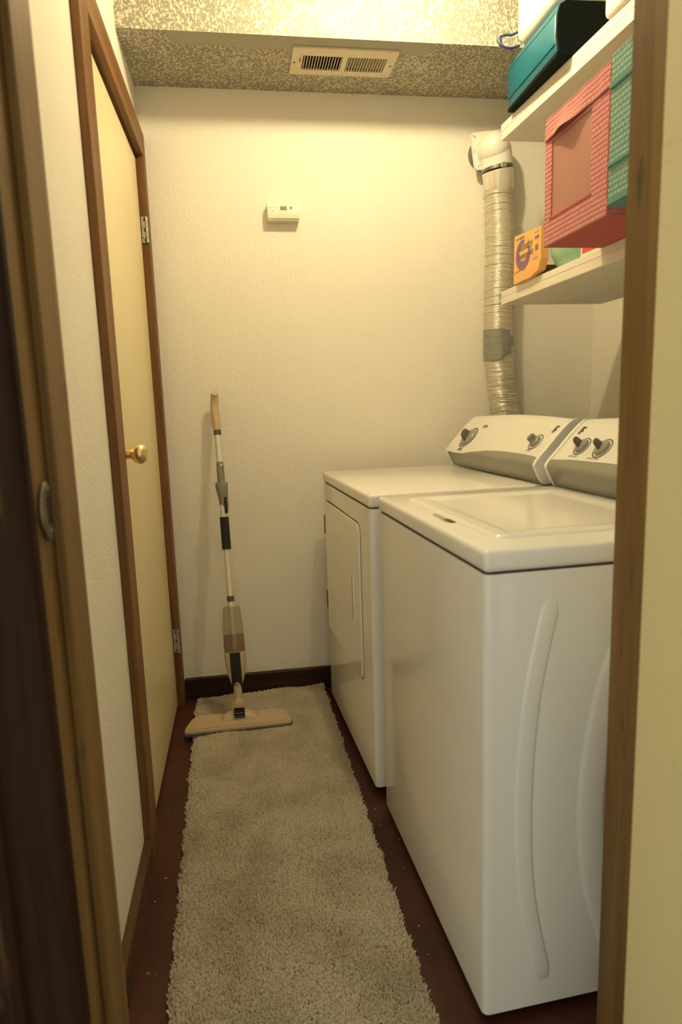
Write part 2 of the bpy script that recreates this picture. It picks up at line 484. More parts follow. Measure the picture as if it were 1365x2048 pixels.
# entry door frame (foreground)
entry = empty('trim_2', (0.16, 0.78, 0)); put(entry, kind='structure', label='dark worn wooden door frame in the foreground')
obj('jamb', box(B(), (JL - 0.02, 0.694, 0), (JL, 0.878, JH), 0.0015, 1), M['jamb'], entry)
obj('jamb', box(B(), (JR, 0.694, 0), (JR + 0.02, 0.852, JH), 0.0015, 1), M['jamb'], entry)
obj('jamb', box(B(), (JL - 0.02, 0.694, JH), (JR + 0.02, 0.868, JH + 0.02), 0.0015, 1), M['jamb'], entry)
obj('door_stop', box(B(), (JL, 0.752, 0), (JL + 0.011, 0.788, JH), 0.002, 1), M['jamb'], entry)
obj('door_stop', box(B(), (JR - 0.011, 0.752, 0), (JR, 0.788, JH), 0.002, 1), M['jamb'], entry)
obj('door_stop', box(B(), (JL + 0.011, 0.752, JH - 0.011), (JR - 0.011, 0.788, JH), 0.002, 1), M['jamb'], entry)
# moulded hall-side casings
def casing_profile(x_in, sgn):
    # (offset away from opening, y)
    pr = [(0, 0.694), (0, 0.682), (0.004, 0.678), (0.016, 0.676), (0.040, 0.675), (0.058, 0.678), (0.062, 0.671), (0.072, 0.668), (0.078, 0.674), (0.100, 0.677), (0.108, 0.682), (0.108, 0.694)]
    return [(x_in + sgn * o, y) for o, y in pr]
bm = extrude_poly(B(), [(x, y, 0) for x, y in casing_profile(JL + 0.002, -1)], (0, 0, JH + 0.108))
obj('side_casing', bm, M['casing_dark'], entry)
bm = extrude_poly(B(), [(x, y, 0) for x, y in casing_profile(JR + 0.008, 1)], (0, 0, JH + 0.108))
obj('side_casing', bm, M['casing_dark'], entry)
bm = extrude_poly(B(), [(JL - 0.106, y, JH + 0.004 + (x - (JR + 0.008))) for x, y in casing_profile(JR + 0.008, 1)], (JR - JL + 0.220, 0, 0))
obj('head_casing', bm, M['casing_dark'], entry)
# strike plate with curved lip
pl = []
for k in range(13):
    a = math.radians(90 + 180 * k / 12)
    pl.append((0.738 + 0.026 * math.cos(a), 1.048 + 0.031 * math.sin(a)))
pl = [(0.751, 1.079)] + pl + [(0.751, 1.017)]
bm = extrude_poly(B(), [(JL, y, z) for y, z in pl], (0.0025, 0, 0))
sp_ = obj('strike_plate', bm, M['steel_old'], entry, label='aged metal strike plate with curved lip')
bm = B()
arc = [Vector((JL + 0.003, 0.736 + 0.026 * math.cos(math.radians(a)), 1.048 + 0.030 * math.sin(math.radians(a)))) for a in range(100, 261, 10)]
tube(bm, arc, 0.0028, 8)
obj('lip', bm, M['steel_old'], sp_, smooth=40)
obj('latch_hole', box(B(), (JL + 0.0012, 0.733, 1.034), (JL + 0.0032, 0.746, 1.062)), M['black'], sp_)
for z in (1.071, 1.025):
    obj('screw', lathe(B(), (JL + 0.0024, 0.742, z), (1, 0, 0), [(0, 0.0035), (0.0012, 0.003), (0.0015, 0.001)], 10), M['clamp'], sp_)

# open entry door, hinged on the right jamb, standing along the hall
od = empty('door_2', (0.492, 0.69, 0)); put(od, kind='structure', label='cream painted entry door standing open')
obj('door_slab', box(B(), (0.461, -0.05, 0.01), (0.496, 0.690, 2.04), 0.002, 1), M['door_hall'], od)

# ---------------------------------------------------------------- ceiling lamp (above the frame, in front of the soffit)
lamp = empty('ceiling_lamp', (0.45, 1.78, ZC))
put(lamp, 'bare warm bulb in a white ceiling socket in front of the soffit', 'lamp')
obj('socket', lathe(B(), (0.45, 1.78, ZC), (0, 0, -1), [(0, 0.055), (0.012, 0.053), (0.022, 0.035), (0.040, 0.024), (0.041, 0.01)], 24), M['white_plastic'], lamp, smooth=40)
em = bpy.data.materials.new('lit_bulb'); em.use_nodes = True
em.node_tree.nodes.remove(em.node_tree.nodes['Principled BSDF'])
e = em.node_tree.nodes.new('ShaderNodeEmission')
e.inputs['Color'].default_value = LAMP_COLOR; e.inputs['Strength'].default_value = LAMP_STRENGTH
em.node_tree.links.new(e.outputs[0], em.node_tree.nodes['Material Output'].inputs['Surface'])
prof = [(0.040, 0.013), (0.050, 0.015)]
for k in range(1, 11):
    a = math.radians(-60 + 150 * k / 10)
    prof.append((0.084 + 0.030 * math.sin(a), 0.030 * math.cos(a)))
obj('bulb', lathe(B(), (0.45, 1.78, ZC), (0, 0, -1), prof, 20), em, lamp, smooth=60)

# ---------------------------------------------------------------- ceiling register
reg = empty('ceiling_vent', (0.403, 2.33, ZS))
put(reg, 'almond metal air register with two louvre banks in the soffit', 'vent')
bm = B()
px = [0.231, 0.267, 0.396, 0.413, 0.542, 0.572]; py = [2.246, 2.290, 2.380, 2.411]
for lo, hi in (((px[0], py[0]), (px[5], py[1])), ((px[0], py[2]), (px[5], py[3])), ((px[0], py[1]), (px[1], py[2])), ((px[2], py[1]), (px[3], py[2])), ((px[4], py[1]), (px[5], py[2]))):
    box(bm, (lo[0], lo[1], ZS - 0.006), (hi[0], hi[1], ZS - 0.0005))
obj('face_plate', bm, M['register'], reg)
bm = B()
for lo, hi in (((VX0, VY0), (VX0 + 0.002, VY1)), ((VX1 - 0.002, VY0), (VX1, VY1)), ((VX0, VY0), (VX1, VY0 + 0.002)), ((VX0, VY1 - 0.002), (VX1, VY1))):
    box(bm, (lo[0], lo[1], ZS), (hi[0], hi[1], ZS + 0.12))
box(bm, (VX0, VY0, ZS + 0.12), (VX1, VY1, ZS + 0.125))
obj('duct_boot', bm, M['dark_duct'], reg)
slat_me = None
for bank, (a, b, tilt) in enumerate(((px[1], px[2], 24), (px[3], px[4], -9))):
    for k in range(14):
        x = a + (b - a) * (k + 0.5) / 14
        if slat_me is None:
            bm = box(B(), (-0.0010, -0.0445, 0), (0.0010, 0.0445, 0.016))
            s = obj('slat', bm, M['register']); slat_me = s.data
        else:
            s = bpy.data.objects.new('slat', slat_me); COL.objects.link(s)
        s.parent = reg
        s.location = (x - 0.403, 2.335 - 2.33, -0.006)
        s.rotation_euler = (0, math.radians(tilt), 0)
obj('damper_lever', box(B(), (0.2565, 2.306, ZS - 0.010), (0.2600, 2.328, ZS - 0.005), 0.001, 1), M['brown_card'], reg)
for x in (0.241, 0.561):
    obj('screw', lathe(B(), (x, 2.335, ZS - 0.006), (0, 0, -1), [(0, 0.0042), (0.0015, 0.0036), (0.002, 0.001)], 10), M['knob_grey'], reg)

# ---------------------------------------------------------------- thermostat
th = empty('thermostat', (0.2, YB, 1.845))
put(th, 'small ivory digital thermostat on the bare end wall', 'thermostat')
prof = [(YB, 1.814), (2.511, 1.814), (2.5085, 1.819), (2.507, 1.835), (2.507, 1.850), (2.5085, 1.862), (2.512, 1.870), (2.518, 1.8745), (YB, 1.8745)]
obj('housing', extrude_poly(B(), [(0.141, y, z) for y, z in prof], (0.114, 0, 0)), M['thermo'], th, smooth=50)
obj('screen', box(B(), (0.187, 2.5055, 1.8475), (0.211, 2.509, 1.8605), 0.0008, 1), M['lcd'], th)
for z in (1.8610, 1.8490):
    obj('button', lathe(B(), (0.161, 2.5085, z), (0, -1, 0.05), [(0, 0.0055), (0.0025, 0.005), (0.003, 0.001)], 14), M['thermo'], th, smooth=50)
for x in (0.1505, 0.1745):
    obj('button', box(B(), (x - 0.0030, 2.5058, 1.8540), (x + 0.0030, 2.509, 1.8562), 0.0006, 1), M['print_grey'], th)
obj('mode_button', box(B(), (0.2200, 2.5058, 1.8535), (0.2305, 2.509, 1.8562), 0.0006, 1), M['print_dark'], th)
obj('mode_button', box(B(), (0.2225, 2.5058, 1.8580), (0.2280, 2.509, 1.8604), 0.0006, 1), M['print_grey'], th)
obj('mode_button', box(B(), (0.2225, 2.5058, 1.8488), (0.2280, 2.509, 1.8512), 0.0006, 1), M['print_grey'], th)
obj('seam_line', box(B(), (0.143, 2.5068, 1.8185), (0.255, 2.5085, 1.8197)), M['print_grey'], th)

# ---------------------------------------------------------------- rug
RC = [(-0.229, 2.497), (0.277, 2.531), (0.301, 0.93), (-0.194, 0.93)]
rug = empty('floor_rug', (0.04, 1.72, 0))
put(rug, 'long cream shag runner rug on the red floor', 'rug')
bm = extrude_poly(B(), [(x * 0.985 + 0.0006, 1.72 + (y - 1.72) * 0.992, 0.0) for x, y in RC], (0, 0, 0.010))
obj('rug_backing', bm, M['rug'], rug)
N = 150000
uu = rng.random(N); vv = rng.random(N)
c0, c1_, c2_, c3 = [np.array(c) for c in RC]
P = (c0[None] * (1 - uu)[:, None] + c1_[None] * uu[:, None]) * (1 - vv)[:, None] + (c3[None] * (1 - uu)[:, None] + c2_[None] * uu[:, None]) * vv[:, None]
edge = np.minimum(np.minimum(uu, 1 - uu) * 0.5, np.minimum(vv, 1 - vv) * 1.6)
wob = 0.0016 * np.sin(P[:, 1] * 97) + 0.002 * np.sin(P[:, 1] * 41 + 1)
P[:, 0] += np.where(uu < 0.03, wob, np.where(uu > 0.97, -wob, 0))
hgt = 0.019 + 0.006 * rng.random(N) + 0.003 * np.sin(P[:, 0] * 31 + 2 * np.sin(P[:, 1] * 17)) + 0.002 * np.sin(P[:, 1] * 53 + P[:, 0] * 20)
hgt *= np.where(edge < 0.01, 0.75, 1.0)
ang = rng.random(N) * 2 * np.pi
lean = 0.008 * rng.random((N, 2)) * np.stack([np.cos(ang), np.sin(ang)], 1)
rr = 0.0017 + 0.0010 * rng.random(N)
V = np.zeros((N, 6, 3), np.float32)
for k in range(3):
    a = ang + k * 2 * np.pi / 3
    V[:, k, 0] = P[:, 0] + rr * 0.8 * np.cos(a); V[:, k, 1] = P[:, 1] + rr * 0.8 * np.sin(a); V[:, k, 2] = 0.006
    V[:, 3 + k, 0] = P[:, 0] + lean[:, 0] + rr * 0.75 * np.cos(a); V[:, 3 + k, 1] = P[:, 1] + lean[:, 1] + rr * 0.75 * np.sin(a); V[:, 3 + k, 2] = hgt
V[:, :, 0] -= 0.04; V[:, :, 1] -= 1.72
quad = np.array([[0, 1, 4], [0, 4, 3], [1, 2, 5], [1, 5, 4], [2, 0, 3], [2, 3, 5], [3, 4, 5]])
Fc = (quad[None] + (np.arange(N) * 6)[:, None, None]).reshape(-1)
me = bpy.data.meshes.new('pile')
me.vertices.add(N * 6); me.vertices.foreach_set('co', V.reshape(-1))
nt = N * 7
me.loops.add(nt * 3); me.loops.foreach_set('vertex_index', Fc.astype(np.int32))
me.polygons.add(nt); me.polygons.foreach_set('loop_start', np.arange(0, nt * 3, 3, dtype=np.int32))
me.polygons.foreach_set('loop_total', np.full(nt, 3, dtype=np.int32))
me.update(calc_edges=True)
me.materials.append(M['rug'])
pile = bpy.data.objects.new('pile', me); COL.objects.link(pile); pile.parent = rug
put(pile, 'cream shag pile with dirt specks', kind='stuff')

# ---------------------------------------------------------------- washer and dryer
PROF = [(0.512, 0.906), (0.500, 0.925), (0.489, 0.948), (0.484, 0.960), (0.487, 0.968), (0.500, 0.984), (0.516, 1.000), (0.534, 1.020), (0.554, 1.042), (0.572, 1.060), (0.586, 1.073), (0.600, 1.083), (0.614, 1.086), (0.628, 1.082), (0.640, 1.070), (0.648, 1.045), (0.650, 0.906)]
CUM = [0.0]
for a, b in zip(PROF, PROF[1:]): CUM.append(CUM[-1] + math.hypot(b[0] - a[0], b[1] - a[1]))
def prof_at(s):
    for i in range(len(PROF) - 1):
        if s <= CUM[i + 1]:
            t = (s - CUM[i]) / (CUM[i + 1] - CUM[i])
            a, b = PROF[i], PROF[i + 1]
            d = ((b[0] - a[0]) / (CUM[i + 1] - CUM[i]), (b[1] - a[1]) / (CUM[i + 1] - CUM[i]))
            return a[0] + (b[0] - a[0]) * t, a[1] + (b[1] - a[1]) * t, (-d[1], d[0])
NRM = Vector((-0.734, 0, 0.679)); TAN = Vector((0.679, 0, 0.734)); Q0 = Vector((0.4865, 0, 0.968))

def on_face(y, z, lift=0.0):
    t = (z - Q0.z) / TAN.z
    return Vector((Q0.x + TAN.x * t, y, z)) + NRM * lift

def face_text(parent, body, y, z, size, m_, **kw):
    fr = frame(on_face(y, z, 0.0012), (0, -1, 0), TAN, NRM)
    return obj('lettering', text_bm(body, size, fr, 0.0002), m_, parent, local=True, **kw)

def rot_knob(parent, y, z, r, kind, name='knob'):
    c = on_face(y, z, 0.0)
    ring = B()
    # printed dial ring: flat annulus proud by half a millimetre
    def annulus(bm, r0, r1, h, a0=0, a1=360):
        n = 40
        u = TAN; w = NRM.cross(TAN)
        prev = None; rows = []
        for k in range(n + 1):
            a = math.radians(a0 + (a1 - a0) * k / n)
            d = u * math.cos(a) + w * math.sin(a)
            rows.append([bm.verts.new(c + d * r0 + NRM * h), bm.verts.new(c + d * r1 + NRM * h), bm.verts.new(c + d * r1 - NRM * 0.002), bm.verts.new(c + d * r0 - NRM * 0.002)])
        for p_, q_ in zip(rows, rows[1:]):
            for k in range(4):
                bm.faces.new((p_[k], p_[(k + 1) % 4], q_[(k + 1) % 4], q_[k]))
        return bm
    annulus(ring, r * 0.88, r, 0.0011)
    k = empty(name, (0, 0, 0)); COL.objects.unlink(k); bpy.data.objects.remove(k)
    if kind == 'timer':
        prof_ = [(0.001, r * 0.80), (0.006, r * 0.80), (0.009, r * 0.74), (0.011, r * 0.3)]
    elif kind == 'button':
        prof_ = [(0.001, r * 0.70), (0.006, r * 0.68), (0.010, r * 0.58), (0.012, r * 0.46), (0.024, r * 0.44), (0.026, r * 0.40), (0.027, r * 0.1)]
    else:
        prof_ = [(0.001, r * 0.76), (0.005, r * 0.75), (0.009, r * 0.66), (0.011, r * 0.42), (0.012, r * 0.2)]
    kb = obj(name, lathe(B(), c, NRM, prof_, 32), M['knob_light'], parent, local=True, smooth=35, label='grey turning knob')
    obj('dial_ring', ring, M['dial_blue'], kb, local=True)
    obj('dial_inner', annulus(B(), r * 0.60, r * 0.88, 0.0008), M['white_plastic'], kb, local=True)
    if kind == 'timer':
        fin = B()
        d = (TAN * 0.85 + Vector((0, 0.5, 0))).normalized()
        o_ = c + NRM * 0.006
        w = NRM.cross(d)
        pts = [(-0.028, 0), (0.026, 0), (0.021, 0.024), (0.010, 0.031), (-0.012, 0.029), (-0.022, 0.018)]
        a_ = [o_ + d * x + NRM * h - w * 0.0055 for x, h in pts]
        extrude_poly(fin, a_, w * 0.011)
        bmesh.ops.bevel(fin, geom=fin.edges[:], offset=0.0025, segments=2, affect='EDGES', clamp_overlap=True)
        obj('grip', fin, M['knob_grey'], kb, local=True, smooth=40)
    elif kind == 'button':
        obj('grip', lathe(B(), c + NRM * 0.021, NRM, [(0, r * 0.46), (0.005, r * 0.42), (0.006, r * 0.1)], 24), M['knob_grey'], kb, local=True, smooth=35)
    else:
        fin = B()
        d = (TAN * 0.9 + Vector((0, 0.35, 0))).normalized(); w = NRM.cross(d); o_ = c + NRM * 0.007
        pts = [(-0.013, 0), (0.012, 0), (0.010, 0.020), (0.007, 0.027), (-0.004, 0.027), (-0.009, 0.020)]
        extrude_poly(fin, [o_ + d * x + NRM * h - w * 0.0045 for x, h in pts], w * 0.009)
        bmesh.ops.bevel(fin, geom=fin.edges[:], offset=0.002, segments=2, affect='EDGES', clamp_overlap=True)
        obj('grip', fin, M['knob_grey'], kb, local=True, smooth=40)
    return kb

def console(root, y0, y1, wave):
    arch = lambda a, z: z + 0.010 * math.sin(math.pi * a) * max(0, min(1, (z - 1.066) / 0.018))
    bm = B(); NU = 24; rings = []
    for i in range(NU + 1):
        a = i / NU
        rings.append([bm.verts.new((x, y0 + 0.004 + (y1 - y0 - 0.008) * a, arch(a, z))) for x, z in PROF])
    for p_, q_ in zip(rings, rings[1:]):
        for j in range(len(PROF)):
            bm.faces.new((p_[j], p_[(j + 1) % len(PROF)], q_[(j + 1) % len(PROF)], q_[j]))
    bm.faces.new(rings[0][::-1]); bm.faces.new(rings[-1])
    body = obj('control_console', bm, M['enamel_panel'], root, local=True, smooth=35, label='white sloping control console')
    # grey lower fascia with a waved upper edge, 1.5 mm proud of the housing
    def fn(a, b):
        y = y0 + 0.008 + (y1 - y0 - 0.016) * a
        s1 = wave((y - y0) / (y1 - y0))
        x, z, nn = prof_at(0.002 + (s1 - 0.002) * b)
        e_ = 0.0018 * min(1, 12 * (1 - b))
        return Vector((x + nn[0] * e_, y, z + nn[1] * e_))
    obj('fascia', grid_surface(B(), fn, 40, 18), M['grey_panel'], body, local=True, smooth=60, label='grey lower fascia with a waved edge')
    for ya, yb in ((y0 - 0.003, y0 + 0.011), (y1 - 0.011, y1 + 0.003)):
        pp = []
        for k, (x, z) in enumerate(PROF):
            a_ = PROF[max(0, k - 1)]; b_ = PROF[min(len(PROF) - 1, k + 1)]
            dx, dz = b_[0] - a_[0], b_[1] - a_[1]; l_ = math.hypot(dx, dz)
            pp.append((x - dz / l_ * 0.0028, ya, (z + dx / l_ * 0.0028) if 0 < k < len(PROF) - 1 else z))
        obj('end_cap', extrude_poly(B(), pp, (0, yb - ya, 0)), M['enamel'], body, local=True, smooth=30)
    return body

def cabinet(root, W_, D_, zb, zband, ztop):
    bm = box(B(), (0, 0, zb), (D_, W_, zband - 0.003), 0.012, 3, 'z')
    bd = obj('cabinet_body', bm, M['enamel'], root, local=True, smooth=40)
    obj('seam', box(B(), (0.003, 0.003, zband - 0.004), (D_ - 0.003, W_ - 0.003, zband + 0.003), 0.010, 2, 'z'), M['seam'], root, local=True)
    obj('top_deck', box(B(), (-0.002, -0.002, zband), (D_ + 0.002, W_ + 0.002, ztop), 0.010, 4), M['enamel'], root, local=True, smooth=50)
    for x in (0.05, D_ - 0.05):
        for y in (0.05, W_ - 0.05):
            obj('leveling_foot', lathe(B(), (x, y, 0), (0, 0, 1), [(0, 0.018), (0.006, 0.018), (0.008, 0.008), (zb + 0.01, 0.008)], 12), M['black'], root, local=True, smooth=40)
    return bd

def rib(bm, centre, hw, h, n=40):
    """raised rib on the plane y=0 (facing -y) through (x,z) control points"""
    cs = [Vector((x, 0, z)) for x, z in centre]
    def cr(t):
        k = len(cs) - 1; f_ = t * k; i = min(int(f_), k - 1); f_ -= i
        p0 = cs[max(i - 1, 0)]; p1 = cs[i]; p2 = cs[i + 1]; p3 = cs[min(i + 2, k)]
        return 0.5 * ((2 * p1) + (p2 - p0) * f_ + (2 * p0 - 5 * p1 + 4 * p2 - p3) * f_ ** 2 + (3 * p1 - p0 - 3 * p2 + p3) * f_ ** 3)
    sec = [(-1.25, -0.0006), (-1.08, 0.2), (-0.92, 0.8), (-0.8, 1.0), (0.8, 1.0), (0.92, 0.8), (1.08, 0.2), (1.25, -0.0006)]
    rows = []
    for k in range(n + 1):
        t = k / n
        p = cr(t); d = (cr(min(1, t + 0.01)) - cr(max(0, t - 0.01))).normalized()
        sd = Vector((d.z, 0, -d.x))
        e_ = min(1, min(t, 1 - t) * 22)
        wv = hw * (0.55 + 0.45 * e_)
        rows.append([bm.verts.new(p + sd * (o * wv) + Vector((0, -h * q * e_ if q > 0 else 0.0006, 0))) for o, q in sec])
    for a, b in zip(rows, rows[1:]):
        for j in range(len(sec) - 1):
            bm.faces.new((a[j], a[j + 1], b[j + 1], b[j]))
    return bm

# --- dryer (far)
THD, THW = math.radians(3.3242), math.radians(2.7929)
WID, DEP = 0.686, 0.66
dry = empty('clothes_dryer', (0.3375, 1.7403, 0), THD)
put(dry, 'white front-door clothes dryer in the corner beside the end wall', 'dryer')
cabinet(dry, WID, DEP, 0.030, 0.8656, 0.9033)
# front door panel
ol = rrect(0.115, 0.645, 0.315, 0.800, 0.03)
ol2 = [(0.380 + (y - 0.380) * (1 - 0.012), 0.5575 + (z - 0.5575) * (1 - 0.012)) for y, z in ol]
bm = B()
r0 = [bm.verts.new((0.0005, y, z)) for y, z in ol]
r1 = [bm.verts.new((-0.004, y, z)) for y, z in ol]
r2 = [bm.verts.new((-0.0065, y, z)) for y, z in ol2]
nn_ = len(ol)
for a, b in ((r0, r1), (r1, r2)):
    for i in range(nn_): bm.faces.new((a[i], a[(i + 1) % nn_], b[(i + 1) % nn_], b[i]))
bm.faces.new(r2)
dd = obj('door', bm, M['enamel'], dry, local=True, smooth=30, label='white square dryer door')
bm = B()
ol3 = rrect(0.1115, 0.6485, 0.3115, 0.8035, 0.033)
r0 = [bm.verts.new((-0.0006, y, z)) for y, z in ol3]
r1 = [bm.verts.new((-0.0006, y, z)) for y, z in ol]
for i in range(nn_): bm.faces.new((r0[i], r0[(i + 1) % nn_], r1[(i + 1) % nn_], r1[i]))
obj('door_gap', bm, M['seam'], dd, local=True)
bm = B()
box(bm, (-0.0095, 0.192, 0.470), (-0.004, 0.204, 0.625), 0.003, 2)
hd = obj('handle', bm, M['enamel'], dd, local=True, smooth=40, label='narrow upright recessed handle')
obj('recess', box(B(), (-0.0072, 0.206, 0.480), (-0.0064, 0.222, 0.615)), M['print_grey'], hd, local=True)
for z0, z1 in ((0.672, 0.745), (0.384, 0.452)):
    obj('hinge', box(B(), (-0.0085, 0.650, z0), (0, 0.660, z1), 0.002, 1), M['steel_old'], dry, local=True)
def wave_d(a):   # a: 0 near end, 1 far end
    z = 0.988 if a < 0.25 else 0.9885
    base = 0.0625
    pts = [(0, 0.086), (0.08, 0.091), (0.2, 0.093), (0.35, 0.092), (0.5, 0.087), (0.65, 0.074), (0.78, 0.061), (0.88, 0.057), (0.95, 0.059), (1.0, 0.064)]
    for (x0, s0), (x1, s1) in zip(pts, pts[1:]):
        if a <= x1:
            t = (a - x0) / (x1 - x0); t = t * t * (3 - 2 * t) * 0.4 + t * 0.6
            return s0 + (s1 - s0) * t
    return pts[-1][1]
cd = console(dry, -0.018, 0.668, wave_d)
rot_knob(dry, 0.556, 1.012, 0.047, 'timer', 'timer_knob')
rot_knob(dry, 0.072, 1.020, 0.029, 'button', 'start_knob')
for y, z in ((0.497, 1.054), (0.552, 0.972)):
    fr = frame(on_face(y, z, 0.0008), (0, -1, 0), TAN, NRM)
    bm = B(); box(bm, (-0.016, -0.005, -0.0004), (0.016, 0.005, 0.0004)); bm.transform(fr)
    tg = obj('printed_tag', bm, M['dial_blue'], dry, local=True)
    bm = B(); box(bm, (-0.012, -0.0022, 0.0001), (0.012, 0.0022, 0.0006)); bm.transform(fr)
    obj('tag_print', bm, M['print_grey'], tg, local=True)
def stacked_logo(parent, y, z):
    for k in range(4):
        fr = frame(on_face(y - 0.0006 * k, z + 0.0050 * (k - 1.5), 0.0010), (0, -1, 0), TAN, NRM)
        bm = B()
        for q in range(2 + (k % 2)):
            box(bm, (-0.0085 + q * 0.0058, -0.0026, -0.0004), (-0.0036 + q * 0.0058, 0.0022, 0.0005))
        bm.transform(fr)
        obj('printed_mark', bm, M['print_dark'], parent, local=True)
stacked_logo(dry, 0.022, 1.058)
face_text(dry, 'START', 0.075, 0.9955, 0.009, M['print_grey'])

# --- washer (near)
wash = empty('washing_machine', (0.3865, 1.0016, 0), THW)
put(wash, 'white top-loading washing machine nearest the entry door', 'washer')
cabinet(wash, WID, DEP, 0.0173, 0.8663, 0.9057)
bm = B(); rib(bm, [(0.122, 0.812), (0.087, 0.633), (0.0745, 0.4375), (0.084, 0.250), (0.121, 0.068)], 0.0150, 0.0032)
obj('side_rib', bm, M['enamel'], wash, local=True, smooth=60, label='long curved rib pressed into the side')
bm = B(); rib(bm, [(0.300, 0.800), (0.237, 0.640), (0.208, 0.440), (0.222, 0.260), (0.275, 0.085)], 0.024, 0.0042)
obj('side_rib', bm, M['enamel'], wash, local=True, smooth=60)
# lid: rounded slab with a shallow dish
LX0, LX1, LY0, LY1 = 0.046, 0.472, 0.070, 0.600
def lid_fn(a, b):
    x = LX0 + (LX1 - LX0) * a; y = LY0 + (LY1 - LY0) * b
    cx, cy = (LX0 + LX1) / 2, (LY0 + LY1) / 2
    R_ = 0.03
    qx = abs(x - cx) - (LX1 - LX0) / 2 + R_; qy = abs(y - cy) - (LY1 - LY0) / 2 + R_
    d = -(math.hypot(max(qx, 0), max(qy, 0)) + min(max(qx, qy), 0) - R_)
    ss = lambda e0, e1, t: (lambda q: q * q * (3 - 2 * q))(min(1, max(0, (t - e0) / (e1 - e0))))
    h = -0.003 + 0.0095 * ss(-0.001, 0.009, d) - 0.0045 * ss(0.030, 0.065, d)
    return Vector((x, y, 0.9057 + h))
lid = obj('lid', grid_surface(B(), lid_fn, 90, 110), M['enamel'], wash, local=True, smooth=60, label='white dished lid')
bm = extrude_poly(B(), [(0.030, 0.262, 0.9045), (0.047, 0.250, 0.9045), (0.047, 0.372, 0.9045), (0.036, 0.360, 0.9045)], (0, 0, 0.0018))
obj('finger_notch', bm, M['print_grey'], lid, local=True)
obj('notch_shadow_slot', box(B(), (0.036, 0.254, 0.9050), (0.048, 0.292, 0.9072)), M['seam'], lid, local=True)
def wave_w(a):
    pts = [(0, 0.080), (0.3, 0.094), (0.6, 0.098), (0.85, 0.093), (1.0, 0.084)]
    for (x0, s0), (x1, s1) in zip(pts, pts[1:]):
        if a <= x1: return s0 + (s1 - s0) * (a - x0) / (x1 - x0)
    return pts[-1][1]
cw = console(wash, 0.008, 0.692, wave_w)
rot_knob(wash, 0.590, 1.019, 0.029, 'lever', 'load_knob')
rot_knob(wash, 0.498, 1.019, 0.031, 'lever', 'temperature_knob')
stacked_logo(wash, 0.650, 1.058)
face_text(wash, 'LOAD SIZE', 0.595, 0.9935, 0.008, M['print_grey'])
face_text(wash, 'WATER TEMP', 0.503, 0.9935, 0.008, M['print_grey'])

# ---------------------------------------------------------------- dryer exhaust hose and hood
hood = empty('exhaust_hood', (0.972, YB, 2.062))
put(hood, 'white plastic exhaust elbow on a square wall plate above the hose', 'vent hood')
HR = Matrix.Translation((0.972, 0, 2.062)) @ Matrix.Rotation(math.radians(-8), 4, 'Y')
def hob(bm): bm.transform(HR); return bm
obj('wall_collar', hob(lathe(B(), (-0.006, 2.502, 0), (0, 1, 0), [(0, 0.055), (0.030, 0.055), (0.036, 0.058), (0.047, 0.058)], 32)), M['clamp'], hood, smooth=40)
obj('mounting_plate', hob(extrude_poly(B(), [(x, 2.490, z) for x, z in rrect(-0.066, 0.066, -0.064, 0.064, 0.012)], (0, 0.012, 0))), M['white_plastic'], hood, smooth=40)
bm = B()
pth = [(0, 2.492, 0.004)]; rd = [0.060]
for k in range(9):
    a = math.radians(90 * k / 8)
    pth.append((0.004, 2.470 - 0.020 * math.sin(a) + 0.014 * 0, 0.004 - 0.030 * (1 - math.cos(a)))); rd.append(0.0585)
bmesh.ops.create_uvsphere(bm, u_segments=32, v_segments=20, radius=0.0580, matrix=Matrix.Translation((0.004, 2.462, -0.007)))
tube(bm, [(0.004, 2.495, -0.007), (0.004, 2.462, -0.007)], 0.0580, 32)
tube(bm, [(0.009, 2.468, -0.008), (0.012, 2.472, -0.034), (0.012, 2.474, -0.078)], [0.0578, 0.0575, 0.0570], 32)
obj('elbow', hob(bm), M['white_plastic'], hood, smooth=45)
for x, z, r in ((-0.054, 0.050, 45), (-0.060, 0.0, 90), (-0.050, -0.050, -45)):
    bm = box(B(), (-0.007, 2.4885, -0.0012), (0.007, 2.4905, 0.0012))
    bm.transform(Matrix.Translation((x, 0, z)) @ Matrix.Rotation(math.radians(r), 4, 'Y'))
    obj('slot', hob(bm), M['print_grey'], hood)
cl = obj('hose_clamp', hob(tube(B(), [(0.012, 2.474, -0.073), (0.012, 2.474, -0.084)], 0.0592, 32)), M['clamp'], hood, smooth=40)
obj('clamp_screw', hob(box(B(), (0.002, 2.412, -0.088), (0.024, 2.420, -0.070), 0.003, 1)), M['steel'], cl)

hose = empty('exhaust_hose', (1.03, 2.488, 0.55))
put(hose, 'crinkled silver flexible dryer hose running down the room corner', 'hose')
HY = 2.487
ctl = [(1.000, 1.985), (1.002, 1.930), (1.009, 1.82), (1.012, 1.70), (1.010, 1.60), (1.007, 1.50), (1.008, 1.42), (1.012, 1.32), (1.018, 1.24), (1.028, 1.15), (1.042, 1.08), (1.062, 0.98), (1.08, 0.80), (1.085, 0.55)]
def hose_c(t):
    k = len(ctl) - 1; f_ = t * k; i = min(int(f_), k - 1); f_ -= i
    p0, p1, p2, p3 = [Vector((c[0], HY, c[1])) for c in (ctl[max(i - 1, 0)], ctl[i], ctl[i + 1], ctl[min(i + 2, k)])]
    return 0.5 * ((2 * p1) + (p2 - p0) * f_ + (2 * p0 - 5 * p1 + 4 * p2 - p3) * f_ ** 2 + (3 * p1 - p0 - 3 * p2 + p3) * f_ ** 3)
